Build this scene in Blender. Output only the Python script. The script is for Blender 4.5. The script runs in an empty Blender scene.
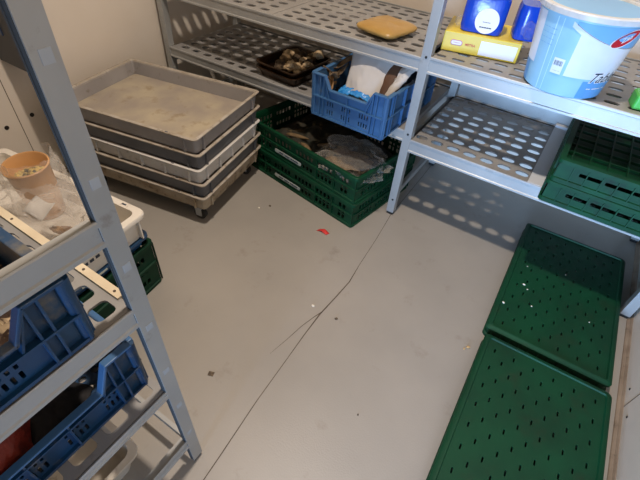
import bpy, math, random
from mathutils import Vector, Matrix, noise
random.seed(7)
R = math.radians
SC = bpy.context.scene
COL = SC.collection

# ------------------------------------------------------------------ camera
cd = bpy.data.cameras.new('camera'); cam = bpy.data.objects.new('camera', cd); COL.objects.link(cam)
cd.sensor_width = 36; cd.lens = 36 * 415.84 / 640; cd.clip_start = 0.02; cd.clip_end = 50
CM = ((0.8348121, -0.4187533, 0.3573994), (0.5467271, 0.5543697, -0.6275059), (0.0646387, 0.7192495, 0.6917384))
cam.matrix_world = Matrix([list(CM[0]) + [0], list(CM[1]) + [0], list(CM[2]) + [1.07], [0, 0, 0, 1]])
SC.camera = cam

# ------------------------------------------------------------------ world, light, exposure
w = bpy.data.worlds.new('world'); SC.world = w; w.use_nodes = True
w.node_tree.nodes['Background'].inputs[0].default_value = (0.45, 0.62, 1.0, 1)
w.node_tree.nodes['Background'].inputs[1].default_value = 0.08

def area(name, loc, target, sx, sy, power, color, spread=180, shape='RECTANGLE'):
    l = bpy.data.lights.new(name, 'AREA'); l.shape = shape; l.size = sx; l.size_y = sy
    l.energy = power; l.color = color; l.spread = R(spread)
    o = bpy.data.objects.new(name, l); COL.objects.link(o); o.location = loc
    d = Vector(target) - Vector(loc); o.rotation_euler = d.to_track_quat('-Z', 'Y').to_euler()
    return o
LAMP = (-0.40, 0.60, 2.52)
area('lamp_light', LAMP, (LAMP[0], LAMP[1], 0), 0.10, 0.10, 41, (1.0, 0.855, 0.73), 180, 'DISK')
# daylight entering through the doorway behind the camera
area('doorway_daylight', (0.14, -1.52, 0.42), (0.36, 1.5, 0.44), 0.55, 0.62, 13, (0.38, 0.61, 1.0), 52)

vs = SC.view_settings
SC.display_settings.display_device = 'sRGB'
vs.view_transform = 'Standard'; vs.look = 'None'; vs.gamma = 1; vs.use_curve_mapping = False
vs.exposure = 0.0

# ------------------------------------------------------------------ materials
def srgb(r, g, b):
    f = lambda c: (c / 255 / 12.92) if c / 255 <= 0.04045 else ((c / 255 + 0.055) / 1.055) ** 2.4
    return (f(r), f(g), f(b), 1)
def mat(name, c1, c2=None, scale=12, rough=0.6, metal=0, lo=0.35, hi=0.7, bump=0, bscale=60, alpha=1, spec=0.5,
        dirt=None, dscale=25, dlo=0.6, dhi=0.75, trans=0, detail=4, stretch=None):
    m = bpy.data.materials.new(name); m.use_nodes = True
    nt = m.node_tree; N = nt.nodes; L = nt.links; b = N['Principled BSDF']
    b.inputs['Roughness'].default_value = rough; b.inputs['Metallic'].default_value = metal
    b.inputs['Specular IOR Level'].default_value = spec
    b.inputs['Base Color'].default_value = c1
    if trans: b.inputs['Transmission Weight'].default_value = trans
    if alpha < 1: b.inputs['Alpha'].default_value = alpha
    tc = N.new('ShaderNodeTexCoord')
    vec = tc.outputs['Object']
    if stretch:
        mp = N.new('ShaderNodeMapping'); mp.inputs['Scale'].default_value = stretch
        L.new(vec, mp.inputs[0]); vec = mp.outputs[0]
    last = None
    if c2:
        n = N.new('ShaderNodeTexNoise'); n.inputs['Scale'].default_value = scale; n.inputs['Detail'].default_value = detail
        L.new(vec, n.inputs['Vector'])
        r = N.new('ShaderNodeValToRGB'); r.color_ramp.elements[0].position = lo; r.color_ramp.elements[1].position = hi
        r.color_ramp.elements[0].color = c1; r.color_ramp.elements[1].color = c2
        L.new(n.outputs[0], r.inputs[0]); last = r.outputs[0]
    if dirt:
        n2 = N.new('ShaderNodeTexNoise'); n2.inputs['Scale'].default_value = dscale; n2.inputs['Detail'].default_value = 7
        n2.inputs['Roughness'].default_value = 0.65
        L.new(vec, n2.inputs['Vector'])
        r2 = N.new('ShaderNodeMapRange'); r2.inputs['From Min'].default_value = dlo; r2.inputs['From Max'].default_value = dhi
        L.new(n2.outputs[0], r2.inputs[0])
        mx = N.new('ShaderNodeMix'); mx.data_type = 'RGBA'
        L.new(r2.outputs[0], mx.inputs['Factor'])
        if last: L.new(last, mx.inputs['A'])
        else: mx.inputs['A'].default_value = c1
        mx.inputs['B'].default_value = dirt; last = mx.outputs['Result']
    if last: L.new(last, b.inputs['Base Color'])
    if bump:
        n3 = N.new('ShaderNodeTexNoise'); n3.inputs['Scale'].default_value = bscale; n3.inputs['Detail'].default_value = 3
        L.new(vec, n3.inputs['Vector'])
        bp = N.new('ShaderNodeBump'); bp.inputs['Strength'].default_value = bump; bp.inputs['Distance'].default_value = 0.004
        L.new(n3.outputs[0], bp.inputs['Height']); L.new(bp.outputs[0], b.inputs['Normal'])
    return m
def M_film(name, tint, amount=0.45):
    m = bpy.data.materials.new(name); m.use_nodes = True; nt = m.node_tree; N = nt.nodes; L = nt.links
    b = N['Principled BSDF']; b.inputs['Base Color'].default_value = tint; b.inputs['Roughness'].default_value = 0.16
    b.inputs['Specular IOR Level'].default_value = 0.9
    tr = N.new('ShaderNodeBsdfTransparent'); mx = N.new('ShaderNodeMixShader')
    lw = N.new('ShaderNodeLayerWeight'); lw.inputs[0].default_value = 0.45
    mr = N.new('ShaderNodeMapRange'); mr.inputs['To Min'].default_value = amount * 0.45; mr.inputs['To Max'].default_value = min(1, amount * 1.9)
    L.new(lw.outputs['Facing'], mr.inputs[0]); L.new(mr.outputs[0], mx.inputs[0])
    L.new(tr.outputs[0], mx.inputs[1]); L.new(b.outputs[0], mx.inputs[2])
    L.new(mx.outputs[0], N['Material Output'].inputs[0])
    return m

MT = {}
MT['floor'] = mat('floor_vinyl', srgb(150, 145, 137), srgb(161, 155, 146), 3.0, 0.42, dirt=srgb(112, 98, 82), dscale=9, dlo=0.60, dhi=0.95, bump=0.08, bscale=240)
MT['wall'] = mat('wall_panel', srgb(220, 210, 196), srgb(213, 202, 187), 4, 0.5, dirt=srgb(150, 130, 110), dscale=14, dlo=0.68, dhi=0.9)
MT['ceiling'] = mat('dull_grey_ceiling', srgb(96, 94, 92), srgb(88, 86, 84), 4, 0.7)
MT['seam'] = mat('seam_dark', srgb(70, 58, 46), srgb(100, 86, 72), 30, 0.8)
MT['screw'] = mat('screw_dark', srgb(50, 45, 40), None, rough=0.4, metal=0.6)
MT['cove'] = mat('cove_tan', srgb(150, 132, 112), srgb(120, 102, 84), 18, 0.6, dirt=srgb(70, 55, 40), dscale=30)
MT['alu'] = mat('aluminium', srgb(172, 173, 170), srgb(158, 159, 157), 6, 0.45, 0.35, dirt=srgb(118, 108, 96), dscale=22, dlo=0.62, dhi=0.85)
MT['alupanel'] = mat('grey_shelf_panel', srgb(150, 148, 144), srgb(134, 132, 130), 10, 0.5, 0.1, dirt=srgb(96, 84, 72), dscale=26, dlo=0.6, dhi=0.85)
MT['alustrip'] = mat('smooth_panel_strip', srgb(204, 208, 212), None, rough=0.4, metal=0.05)
MT['cream'] = mat('cream_edge_strip', srgb(214, 200, 172), srgb(196, 180, 150), 20, 0.5)
MT['groove'] = mat('post_groove', srgb(78, 82, 84), None, rough=0.6, metal=0.1, spec=0.2)
MT['sticker'] = mat('pale_slot_cover', srgb(164, 170, 174), None, rough=0.5)
MT['green'] = mat('green_plastic', srgb(0, 62, 35), srgb(1, 48, 28), 15, 0.55, spec=0.25, dirt=srgb(18, 36, 22), dscale=30, dlo=0.56, dhi=0.8)
MT['green2'] = mat('green_tray_plastic', srgb(2, 64, 38), srgb(3, 52, 31), 9, 0.6, spec=0.25, dirt=srgb(34, 44, 28), dscale=14, dlo=0.56, dhi=0.9)
MT['greendark'] = mat('dark_green_plastic', srgb(3, 44, 28), srgb(4, 50, 30), 15, 0.6, spec=0.2)
MT['blue'] = mat('blue_plastic', srgb(60, 102, 144), srgb(52, 92, 134), 20, 0.42, dirt=srgb(120, 120, 112), dscale=28, dlo=0.64, dhi=0.85)
MT['blue_old'] = mat('dusty_blue_plastic', srgb(16, 62, 98), srgb(13, 52, 86), 20, 0.45, dirt=srgb(104, 100, 90), dscale=24, dlo=0.54, dhi=0.74)
MT['dough_grey'] = mat('grey_tray_plastic', srgb(152, 148, 146), srgb(140, 136, 134), 9, 0.5, dirt=srgb(98, 82, 62), dscale=30, dlo=0.6, dhi=0.8)
MT['dough_grey2'] = mat('dark_grey_tray_plastic', srgb(98, 99, 102), srgb(86, 87, 90), 9, 0.5, dirt=srgb(70, 58, 44), dscale=30, dlo=0.6, dhi=0.8)
MT['dough_rim'] = mat('tray_rim', srgb(176, 168, 156), srgb(150, 138, 120), 24, 0.5, dirt=srgb(84, 66, 46), dscale=40, dlo=0.58, dhi=0.72)
MT['dough_floor'] = mat('floury_tray_floor', srgb(150, 140, 128), srgb(176, 164, 140), 7, 0.6, lo=0.4, hi=0.68, dirt=srgb(120, 98, 62), dscale=16, dlo=0.55, dhi=0.8)
MT['dough_white'] = mat('white_tray_plastic', srgb(206, 203, 198), srgb(196, 192, 184), 9, 0.5, dirt=srgb(110, 86, 56), dscale=34, dlo=0.6, dhi=0.75)
MT['dough_dirty'] = mat('dirty_beige_tray_plastic', srgb(170, 156, 134), srgb(140, 120, 94), 14, 0.6, dirt=srgb(74, 52, 30), dscale=30, dlo=0.54, dhi=0.7)
MT['white_crate'] = mat('white_crate_plastic', srgb(222, 216, 204), srgb(208, 200, 186), 9, 0.5, dirt=srgb(130, 104, 74), dscale=30, dlo=0.62, dhi=0.8)
MT['dark'] = mat('dark_metal', srgb(38, 38, 38), None, rough=0.5, metal=0.3)
MT['rubber'] = mat('caster_rubber', srgb(36, 34, 32), None, rough=0.7)
MT['box_dark'] = mat('dark_slate_enamel', srgb(38, 44, 52), srgb(30, 34, 42), 9, 0.45)
MT['box_blue'] = mat('navy_panel', srgb(44, 62, 92), None, rough=0.4)
MT['tin'] = mat('burnt_tin', srgb(62, 42, 24), srgb(34, 22, 12), 22, 0.3, 0.45, dirt=srgb(132, 96, 54), dscale=36, dlo=0.62, dhi=0.8)
MT['food_pale'] = mat('pale_food', srgb(222, 200, 160), srgb(160, 130, 92), 60, 0.8, bump=0.5)
MT['food_dark'] = mat('charred_food', srgb(46, 36, 26), srgb(90, 72, 48), 60, 0.8, bump=0.5)
MT['food_mid'] = mat('brown_food', srgb(120, 98, 66), srgb(86, 66, 40), 60, 0.8, bump=0.5)
MT['paper'] = mat('white_paper', srgb(184, 180, 174), srgb(166, 160, 152), 6, 0.7, bump=0.3, bscale=18)
MT['kraft'] = mat('brown_kraft_lining', srgb(92, 62, 40), srgb(58, 38, 24), 10, 0.7)
MT['bluefilm'] = mat('bright_blue_film', srgb(30, 120, 200), srgb(70, 160, 225), 40, 0.25, bump=0.8, bscale=70)
MT['leaf'] = mat('dry_dark_leaf', srgb(58, 46, 32), srgb(126, 104, 76), 30, 0.7)
MT['peel'] = mat('dry_tan_peel', srgb(170, 132, 86), srgb(96, 66, 38), 30, 0.7)
MT['skins'] = mat('onion_skin_mix', srgb(182, 160, 128), srgb(52, 34, 22), 60, 0.7, lo=.42, hi=.56, bump=.6)
MT['clear'] = M_film('clear_film', srgb(186, 184, 176), 0.21)
MT['clear2'] = M_film('hazy_film', srgb(230, 224, 214), 0.30)
MT['produce'] = mat('dark_produce', srgb(44, 38, 26), srgb(20, 28, 16), 22, 0.8, bump=0.6, dirt=srgb(140, 118, 78), dscale=20, dlo=0.6, dhi=0.75)
MT['black_produce'] = mat('blackened_produce', srgb(26, 26, 30), srgb(48, 46, 46), 30, 0.8, bump=0.6)
MT['redbag'] = mat('red_orange_net', srgb(122, 32, 12), srgb(70, 16, 8), 30, 0.6, bump=0.8, bscale=120)
MT['orange_tub'] = mat('orange_tan_tub', srgb(202, 154, 102), srgb(192, 144, 92), 12, 0.4)
MT['scraps'] = mat('food_scraps', srgb(196, 170, 96), srgb(70, 62, 46), 70, 0.8, lo=0.4, hi=0.6, bump=0.8)
MT['pail'] = mat('light_blue_pail', srgb(140, 190, 216), srgb(156, 202, 226), 9, 0.3)
MT['pail_rim'] = mat('pail_rim', srgb(212, 216, 218), srgb(190, 190, 186), 20, 0.4, dirt=srgb(130, 120, 100), dscale=30)
MT['pail_lid'] = mat('pail_lid_blue', srgb(112, 172, 222), srgb(124, 182, 228), 9, 0.3)
MT['pail_white'] = mat('pail_label_white', srgb(222, 228, 236), srgb(210, 220, 232), 12, 0.35)
MT['pail_mid'] = mat('pail_print_blue', srgb(96, 158, 214), None, rough=0.35)
MT['pail_line'] = mat('pail_print_pale', srgb(186, 224, 240), None, rough=0.35)
MT['ink'] = mat('dark_ink', srgb(40, 50, 66), None, rough=0.6)
MT['white'] = mat('white_print', srgb(232, 232, 232), None, rough=0.5)
MT['red'] = mat('red_print', srgb(190, 22, 44), None, rough=0.4)
MT['redink'] = mat('red_ink', srgb(196, 60, 30), None, rough=0.5)
MT['mauve'] = mat('mauve_print', srgb(190, 120, 150), None, rough=0.5)
MT['yellow'] = mat('yellow_card', srgb(222, 198, 50), srgb(214, 186, 46), 9, 0.35)
MT['wrapblue'] = mat('deep_blue_wrap', srgb(16, 62, 178), srgb(20, 74, 196), 14, 0.22, bump=0.3, bscale=22)
MT['mustard'] = mat('mustard_bag', srgb(176, 140, 76), srgb(160, 122, 58), 14, 0.35, bump=0.3, bscale=20)
MT['greenpack'] = mat('bright_green_pack', srgb(70, 170, 70), None, rough=0.35)
MT['crumb_w'] = mat('pale_crumb', srgb(228, 220, 204), None, rough=0.8)
MT['crumb_t'] = mat('tan_crumb', srgb(190, 158, 108), None, rough=0.8)
MT['crumb_d'] = mat('dark_crumb', srgb(62, 52, 42), srgb(120, 104, 84), 200, 0.8)
MT['scrapred'] = mat('red_scrap_plastic', srgb(206, 52, 48), None, rough=0.4)
MT['labelstrip'] = mat('pale_crate_label', srgb(176, 182, 172), srgb(160, 166, 156), 60, 0.5)
MT['lampglass'] = mat('lamp_glass', srgb(240, 235, 220), None, rough=0.3)
MT['lampglass'].node_tree.nodes['Principled BSDF'].inputs['Emission Color'].default_value = (1, .8, .6, 1)
MT['lampglass'].node_tree.nodes['Principled BSDF'].inputs['Emission Strength'].default_value = 1.5

# ------------------------------------------------------------------ mesh builder
class MB:
    def __init__(s): s.v = []; s.f = []
    def add(s, verts, faces):
        n = len(s.v); s.v += [tuple(v) for v in verts]; s.f += [tuple(i + n for i in f) for f in faces]
    def box(s, a, b, m=None):
        x0, y0, z0 = a; x1, y1, z1 = b
        vs = [Vector(p) for p in ((x0,y0,z0),(x1,y0,z0),(x1,y1,z0),(x0,y1,z0),(x0,y0,z1),(x1,y0,z1),(x1,y1,z1),(x0,y1,z1))]
        if m: vs = [m @ v for v in vs]
        s.add(vs, [(0,3,2,1),(4,5,6,7),(0,1,5,4),(1,2,6,5),(2,3,7,6),(3,0,4,7)])
    def bar(s, p, q, w, h, up=(0, 0, 1)):
        p = Vector(p); q = Vector(q); d = (q - p); L = d.length; d.normalize()
        u = d.cross(Vector(up)); u.normalize(); n = u.cross(d)
        vs = []
        for t in (p, q):
            for a, b in ((-1,-1),(1,-1),(1,1),(-1,1)): vs.append(t + u * (a * w / 2) + n * (b * h / 2))
        s.add(vs, [(0,1,2,3),(7,6,5,4),(0,4,5,1),(1,5,6,2),(2,6,7,3),(3,7,4,0)])
    def prism(s, pts, O, U, V, N, t):
        O, U, V, N = map(Vector, (O, U, V, N)); n = len(pts)
        a = [O + U * p[0] + V * p[1] for p in pts]; b = [q + N * t for q in a]
        s.add(a + b, [tuple(reversed(range(n))), tuple(range(n, 2 * n))] + [(i, (i + 1) % n, n + (i + 1) % n, n + i) for i in range(n)])
    def loft(s, rings, cap0=True, cap1=True, seg=4, m=None):
        # ring: (hx, hy, r, z[, cx, cy]) rounded rectangles
        n = 4 * (seg + 1); vs = []
        for rg in rings:
            hx, hy, r, z = rg[:4]; cx, cy = (rg[4], rg[5]) if len(rg) > 4 else (0, 0)
            for k, (sx, sy) in enumerate(((1,1),(-1,1),(-1,-1),(1,-1))):
                for i in range(seg + 1):
                    a = math.pi / 2 * (k + i / seg)
                    vs.append(Vector((cx + sx * (hx - r) + r * math.cos(a), cy + sy * (hy - r) + r * math.sin(a), z)))
        if m: vs = [m @ v for v in vs]
        fs = []
        for j in range(len(rings) - 1):
            for i in range(n): fs.append((j*n+i, j*n+(i+1)%n, (j+1)*n+(i+1)%n, (j+1)*n+i))
        if cap0: fs.append(tuple(reversed(range(n))))
        if cap1: fs.append(tuple(range((len(rings)-1)*n, len(rings)*n)))
        s.add(vs, fs)
    def lathe(s, prof, n=32, c=(0,0,0), cap0=True, cap1=True, m=None):
        vs = []
        for r, z in prof:
            for i in range(n):
                a = 2 * math.pi * i / n; vs.append(Vector((c[0] + r*math.cos(a), c[1] + r*math.sin(a), c[2] + z)))
        if m: vs = [m @ v for v in vs]
        fs = [(j*n+i, j*n+(i+1)%n, (j+1)*n+(i+1)%n, (j+1)*n+i) for j in range(len(prof)-1) for i in range(n)]
        if cap0: fs.append(tuple(reversed(range(n))))
        if cap1: fs.append(tuple(range((len(prof)-1)*n, len(prof)*n)))
        s.add(vs, fs)
    def perf(s, O, U, V, us, vs_, hole, t, seg=3):
        # plate spanned by U,V (unit), thickness t along -N; hole(i,j) -> None or (hu,hv,r[,du,dv])
        O, U, V = Vector(O), Vector(U).normalized(), Vector(V).normalized(); N = U.cross(V)
        P = lambda u, v, k: O + U * u + V * v - N * (t * k)
        for i in range(len(us) - 1):
            for j in range(len(vs_) - 1):
                u0, u1, v0, v1 = us[i], us[i+1], vs_[j], vs_[j+1]
                h = hole(i, j)
                cor = [(u1, v1), (u0, v1), (u0, v0), (u1, v0)]
                if not h:
                    for k in (0, 1):
                        q = [P(a, b, k) for a, b in cor]
                        s.add(q, [(0,1,2,3)] if k == 0 else [(3,2,1,0)])
                    continue
                hu, hv, r = h[:3]; du, dv = (h[3], h[4]) if len(h) > 3 else (0, 0)
                cu, cv = (u0+u1)/2 + du, (v0+v1)/2 + dv
                ring = []
                for k, (sx, sy) in enumerate(((1,1),(-1,1),(-1,-1),(1,-1))):
                    for a_ in range(seg + 1):
                        a = math.pi/2 * (k + a_/seg)
                        ring.append((cu + sx*(hu-r) + r*math.cos(a), cv + sy*(hv-r) + r*math.sin(a)))
                n = len(ring)
                for k in (0, 1):
                    q = [P(a, b, k) for a, b in cor] + [P(a, b, k) for a, b in ring]; fs = []
                    for c in range(4):
                        b0 = 4 + c*(seg+1)
                        for a_ in range(seg): fs.append((c, b0+a_+1, b0+a_))
                        nx = (c+1) % 4
                        fs.append((c, nx, 4 + nx*(seg+1), b0+seg))
                    if k == 1: fs = [tuple(reversed(f)) for f in fs]
                    s.add(q, fs)
                q = [P(a, b, 0) for a, b in ring] + [P(a, b, 1) for a, b in ring]
                s.add(q, [(a_, (a_+1)%n, n+(a_+1)%n, n+a_) for a_ in range(n)])
        a, b, c, d = us[0], us[-1], vs_[0], vs_[-1]
        q = [P(*x, k) for k in (0,1) for x in ((a,c),(b,c),(b,d),(a,d))]
        s.add(q, [(0,4,5,1),(1,5,6,2),(2,6,7,3),(3,7,4,0)])
    def build(s, name, m, parent=None, smooth=False, bevel=0, loc=None, rotz=None, kind=None):
        me = bpy.data.meshes.new(name); me.from_pydata(s.v, [], s.f); me.validate(); me.update()
        me.materials.append(MT[m] if isinstance(m, str) else m)
        o = bpy.data.objects.new(name, me); COL.objects.link(o)
        if smooth:
            for p in me.polygons: p.use_smooth = True
            me.set_sharp_from_angle(angle=R(smooth if smooth > 1 else 35))
        if bevel:
            b = o.modifiers.new('bevel', 'BEVEL'); b.width = bevel; b.segments = 2; b.limit_method = 'ANGLE'; b.angle_limit = R(40)
        if parent: o.parent = parent
        if loc: o.location = loc
        if rotz is not None: o.rotation_euler.z = rotz
        if kind: o['kind'] = kind
        return o
def tag(o, label, cat, group=None, kind=None):
    o['label'] = label; o['category'] = cat
    if group: o['group'] = group
    if kind: o['kind'] = kind
    return o
def thing(name, label, cat, loc=(0,0,0), rz=0, group=None):
    o = bpy.data.objects.new(name, None); COL.objects.link(o); o.location = loc; o.rotation_euler.z = R(rz)
    o.empty_display_size = 0.05
    return tag(o, label, cat, group)
def dup(root, loc, rz=None, label=None):
    r = root.copy(); COL.objects.link(r); r.location = loc
    if rz is not None: r.rotation_euler.z = R(rz)
    if label: r['label'] = label
    for ch in list(root.children):
        c = ch.copy(); COL.objects.link(c); c.parent = r
        for g in list(ch.children):
            d = g.copy(); COL.objects.link(d); d.parent = c
    return r
def text_mesh(txt, size, shear=0.0, weight=0.0):
    cu = bpy.data.curves.new('text', 'FONT'); cu.body = txt; cu.size = size; cu.shear = shear; cu.offset = weight
    cu.align_x = 'CENTER'; cu.resolution_u = 3
    o = bpy.data.objects.new('text', cu); COL.objects.link(o)
    dg = bpy.context.evaluated_depsgraph_get(); dg.update()
    me = bpy.data.meshes.new_from_object(o.evaluated_get(dg))
    v = [tuple(x.co) for x in me.vertices]; f = [tuple(p.vertices) for p in me.polygons]
    bpy.data.objects.remove(o); bpy.data.meshes.remove(me)
    return v, f
def linspace(a, b, n): return [a + (b-a)*i/n for i in range(n+1)]
def fbm(p, s=1.0, oct=3):
    v = 0; a = 1
    for k in range(oct): v += a * noise.noise(Vector(p) * s * 2**k + Vector((k*7.1, 3.3, 1.7))); a *= 0.5
    return v
def sheet(mb, fn, nu, nv):
    vs = [fn(i/nu, j/nv) for j in range(nv+1) for i in range(nu+1)]
    mb.add(vs, [(j*(nu+1)+i, j*(nu+1)+i+1, (j+1)*(nu+1)+i+1, (j+1)*(nu+1)+i) for j in range(nv) for i in range(nu)])
def lump(mb, c, rx, ry, rz_, amp=0.25, fr=3.0, seed=0, n=14, rot=0):
    c = Vector(c); vs = []; rings = n // 2
    cr, sr = math.cos(rot), math.sin(rot)
    def pt(d):
        k = 1 + amp * fbm(d, fr, 3) if amp else 1
        if amp: k = 1 + amp * fbm((d.x + seed*3.7, d.y + seed*1.3, d.z + seed), fr, 3)
        x, y, z = d.x*rx*k, d.y*ry*k, d.z*rz_*k
        return c + Vector((x*cr - y*sr, x*sr + y*cr, z))
    vs.append(pt(Vector((0,0,-1))))
    for j in range(1, rings):
        p = math.pi * j / rings
        for i in range(n):
            a = 2*math.pi*i/n; vs.append(pt(Vector((math.sin(p)*math.cos(a), math.sin(p)*math.sin(a), -math.cos(p)))))
    vs.append(pt(Vector((0,0,1)))); last = len(vs)-1
    fs = [(0, 1+(i+1)%n, 1+i) for i in range(n)]
    for j in range(rings-2):
        for i in range(n): fs.append((1+j*n+i, 1+j*n+(i+1)%n, 1+(j+1)*n+(i+1)%n, 1+(j+1)*n+i))
    b = 1+(rings-2)*n
    fs += [(b+i, b+(i+1)%n, last) for i in range(n)]
    mb.add(vs, fs)

# ================================================================== ROOM
XL, XR, YB, YF, ZC = -1.64, 0.477, 1.80, -1.62, 2.6
mb = MB(); mb.box((XL-.1, YF-.1, -.08), (XR+.1, YB+.1, 0)); fl = mb.build('floor', 'floor'); fl['kind'] = 'structure'
mb = MB(); mb.box((XL-.1, YF-.1, ZC), (XR+.1, YB+.1, ZC+.08)); mb.build('ceiling', 'ceiling', kind='structure')
mb = MB(); mb.box((XL-.1, YF, 0), (XL, YB, ZC)); wl = mb.build('wall_left', 'wall', kind='structure')
mb = MB(); mb.box((XL-.1, YB, 0), (XR+.1, YB+.1, ZC)); mb.build('wall_back', 'wall', kind='structure')
mb = MB(); mb.box((XR, YF, 0), (XR+.1, YB, ZC)); wr = mb.build('wall_right', 'wall', kind='structure')
mb = MB()   # wall behind the camera with an open doorway
mb.box((XL, YF-.1, 0), (-0.42, YF, ZC)); mb.box((-0.42, YF-.1, 2.1), (XR, YF, ZC)); mb.build('wall_front', 'ceiling', kind='structure')
def wall_seam(parent, x, y, nx):
    m = MB(); m.box((x, y-.0012, 0.0), (x+nx*.0006, y+.0012, ZC)); m.build('panel_seam', 'seam', parent)
def wall_screw(parent, x, y, z, nx, r=.0055):
    m = MB(); m.lathe([(r,0),(r,.0012),(r*.6,.0022)], 12, m=Matrix.Translation((x,y,z)) @ Matrix.Rotation(nx*math.pi/2, 4, 'Y'))
    m.build('screw', 'screw', parent)
for y in (0.593, -0.4): wall_seam(wl, XL, y, 1)
for z in (.255, .75, 1.3):
    wall_screw(wl, XL, .545, z, 1, .008); wall_screw(wl, XL, .642, z+.012, 1, .008)
for y in (0.913, -0.1): wall_seam(wr, XR, y, -1)
for y, z in ((.961,.034),(.867,.034),(.926,.10)):
    wall_screw(wr, XR, y, z, -1, .0035)
mb = MB(); mb.loft([(0.0,0,0,0)]) if False else None
mb.prism([(0,0),(-.014,0),(-.013,.003),(-.006,.006),(-.002,.011),(0,.012)], (XR,YF,0), (1,0,0), (0,0,1), (0,1,0), YB-YF)
mb.build('baseboard_right', 'cove', kind='structure')
mb = MB(); mb.prism([(0,0),(0,.012),(.002,.011),(.006,.006),(.013,.003),(.014,0)], (XL,YF,0), (1,0,0), (0,0,1), (0,1,0), YB-YF)
mb.build('baseboard_left', 'cove', kind='structure')
# floor joint and its crack
def ribbon(name, pts, widths, mtl='seam'):
    m = MB(); vs = []; fs = []
    P = [Vector((p[0], p[1], .0004)) for p in pts]
    for i, p in enumerate(P):
        d = (P[min(i+1, len(P)-1)] - P[max(i-1, 0)]).normalized(); n = Vector((-d.y, d.x, 0)) * widths[i] / 2
        vs += [p - n, p + n]
    fs = [(2*i, 2*i+1, 2*i+3, 2*i+2) for i in range(len(P)-1)]
    m.add(vs, fs); return m.build(name, mtl, kind='structure')
jp = [(-.412,1.80),(-.408,1.60),(-.404,1.262),(-.385,1.10),(-.372,.95),(-.361,.86),(-.364,.78),(-.369,.69),(-.366,.60),(-.360,.50),(-.352,.36),(-.338,.214),(-.32,0),(-.27,-.7)]
ribbon('trim_1', jp, [.0015,.0015,.002,.0015,.0018,.0035,.0035,.0040,.0028,.0020,.0020,.0024,.002,.002])
ribbon('trim_2', [(-.3685,.70),(-.378,.67),(-.390,.62),(-.398,.56),(-.410,.49)], [.0035,.0022,.0018,.0015,.0006])

# ceiling lamp
t = thing('ceiling_lamp', 'round bulkhead lamp on the cold room ceiling', 'lamp', (LAMP[0], LAMP[1], ZC))
mb = MB(); mb.lathe([(.14,0),(.14,-.025),(.125,-.03)], 32); mb.build('base', 'alu', t, smooth=True)
mb = MB(); mb.lathe([(.12,-.03),(.115,-.05),(.08,-.062),(.03,-.066)], 32); mb.build('glass_cover', 'lampglass', t, smooth=True)

# ================================================================== RACKS
def post(parent, x0, y0, x1, y1, h, faces='y', stickers=None):
    m = MB(); mx = (x0+x1)/2; my = (y0+y1)/2
    m.box((x0,y0,.012),(x1,y1,h)); p = m.build('post', 'alu', parent, bevel=.0015)
    f = MB(); f.box((x0+.003,y0+.003,0),(x1-.003,y1-.003,.016)); f.build('foot', 'dark', p)
    return p
def beam(parent, p, q, ztop, h, t, out):
    # p,q xy ends on the outer face; out = outward unit xy; folded profile with a bright top bead
    px, py = p; qx, qy = q; ox, oy = out
    prof = [(0,0),(0,-.006),(-.0025,-.008),(-.0025,-h+.008),(0,-h+.006),(0,-h),(-t,-h),(-t,-.004),(-.004,-.0035),(-.004,.0015),(-.0015,.002)]
    m = MB(); L = Vector((qx-px, qy-py, 0)); N = L.normalized()
    vs = []
    for e in ((px,py),(qx,qy)):
        for a, b in prof: vs.append((e[0]+ox*a, e[1]+oy*a, ztop+b))
    n = len(prof)
    m.add(vs, [tuple(range(n)), tuple(reversed(range(n,2*n)))] + [(i, n+i, n+(i+1)%n, (i+1)%n) for i in range(n)])
    return m.build('shelf_beam', 'alu', parent)
def deck(parent, x0, x1, ztop, y0, nx, px, ny, py, hx0, hy0, hu=.020, hv=.0125, y1=None, mtl='alupanel', name='shelf_panel'):
    # holes nx by ny with pitch px, py; first hole centre (hx0, hy0)
    us = [x0] + [hx0 - px/2 + px*i for i in range(nx+1)] + [x1]
    vs_ = [y0] + [hy0 - py/2 + py*i for i in range(ny+1)] + [y1]
    m = MB()
    m.perf((0,0,ztop), (1,0,0), (0,1,0), us, vs_, lambda i, j: (hu, hv, min(hu,hv)*.98) if 0 < i <= nx and 0 < j <= ny else None, .004)
    # folded down edges stiffen the plate
    m.box((x0+.0005,y0+.001,ztop-.024),(x0+.0025,y1-.001,ztop-.003)); m.box((x1-.0025,y0+.001,ztop-.024),(x1-.0005,y1-.001,ztop-.003))
    return m.build(name, mtl, parent)

YS, YE = 1.266, 1.742
rack = thing('storage_rack', 'aluminium storage rack with perforated shelves along the back wall', 'shelving rack', (0,0,0))
PW = .030
posts_x = [(-1.605,-1.575), (-.428,-.398), (.436,.466)]
for x0, x1 in posts_x:
    post(rack, x0, YS, x1, YS+PW, 1.55); post(rack, x0, YE-PW, x1, YE, 1.55)
    m = MB(); m.box((x0+.008, YS+PW, .085), (x1-.008, YE-PW, .11)); m.build('side_brace', 'alu', rack)
    for z in (.30, .56, .95):
        m = MB(); m.box((x0+.008, YS+PW, z), (x1-.008, YE-PW, z+.03)); m.build('side_brace', 'alu', rack)
# bolt on the centre post
for z in (.075, .62, .36):
    m = MB(); m.lathe([(.004,0),(.004,.002),(.002,.003)], 10, m=Matrix.Translation((-.411,YS,z)) @ Matrix.Rotation(math.pi/2,4,'X')); m.build('bolt', 'dark', rack)
def bay(xa, xb, z, panels, h=.040):
    beam(rack, (xa, YS+.001), (xb, YS+.001), z, h, .022, (0,-1))
    beam(rack, (xb, YE-.004), (xa, YE-.004), z, h, .018, (0,1))
    for pa in panels: deck(rack, *pa)
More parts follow.
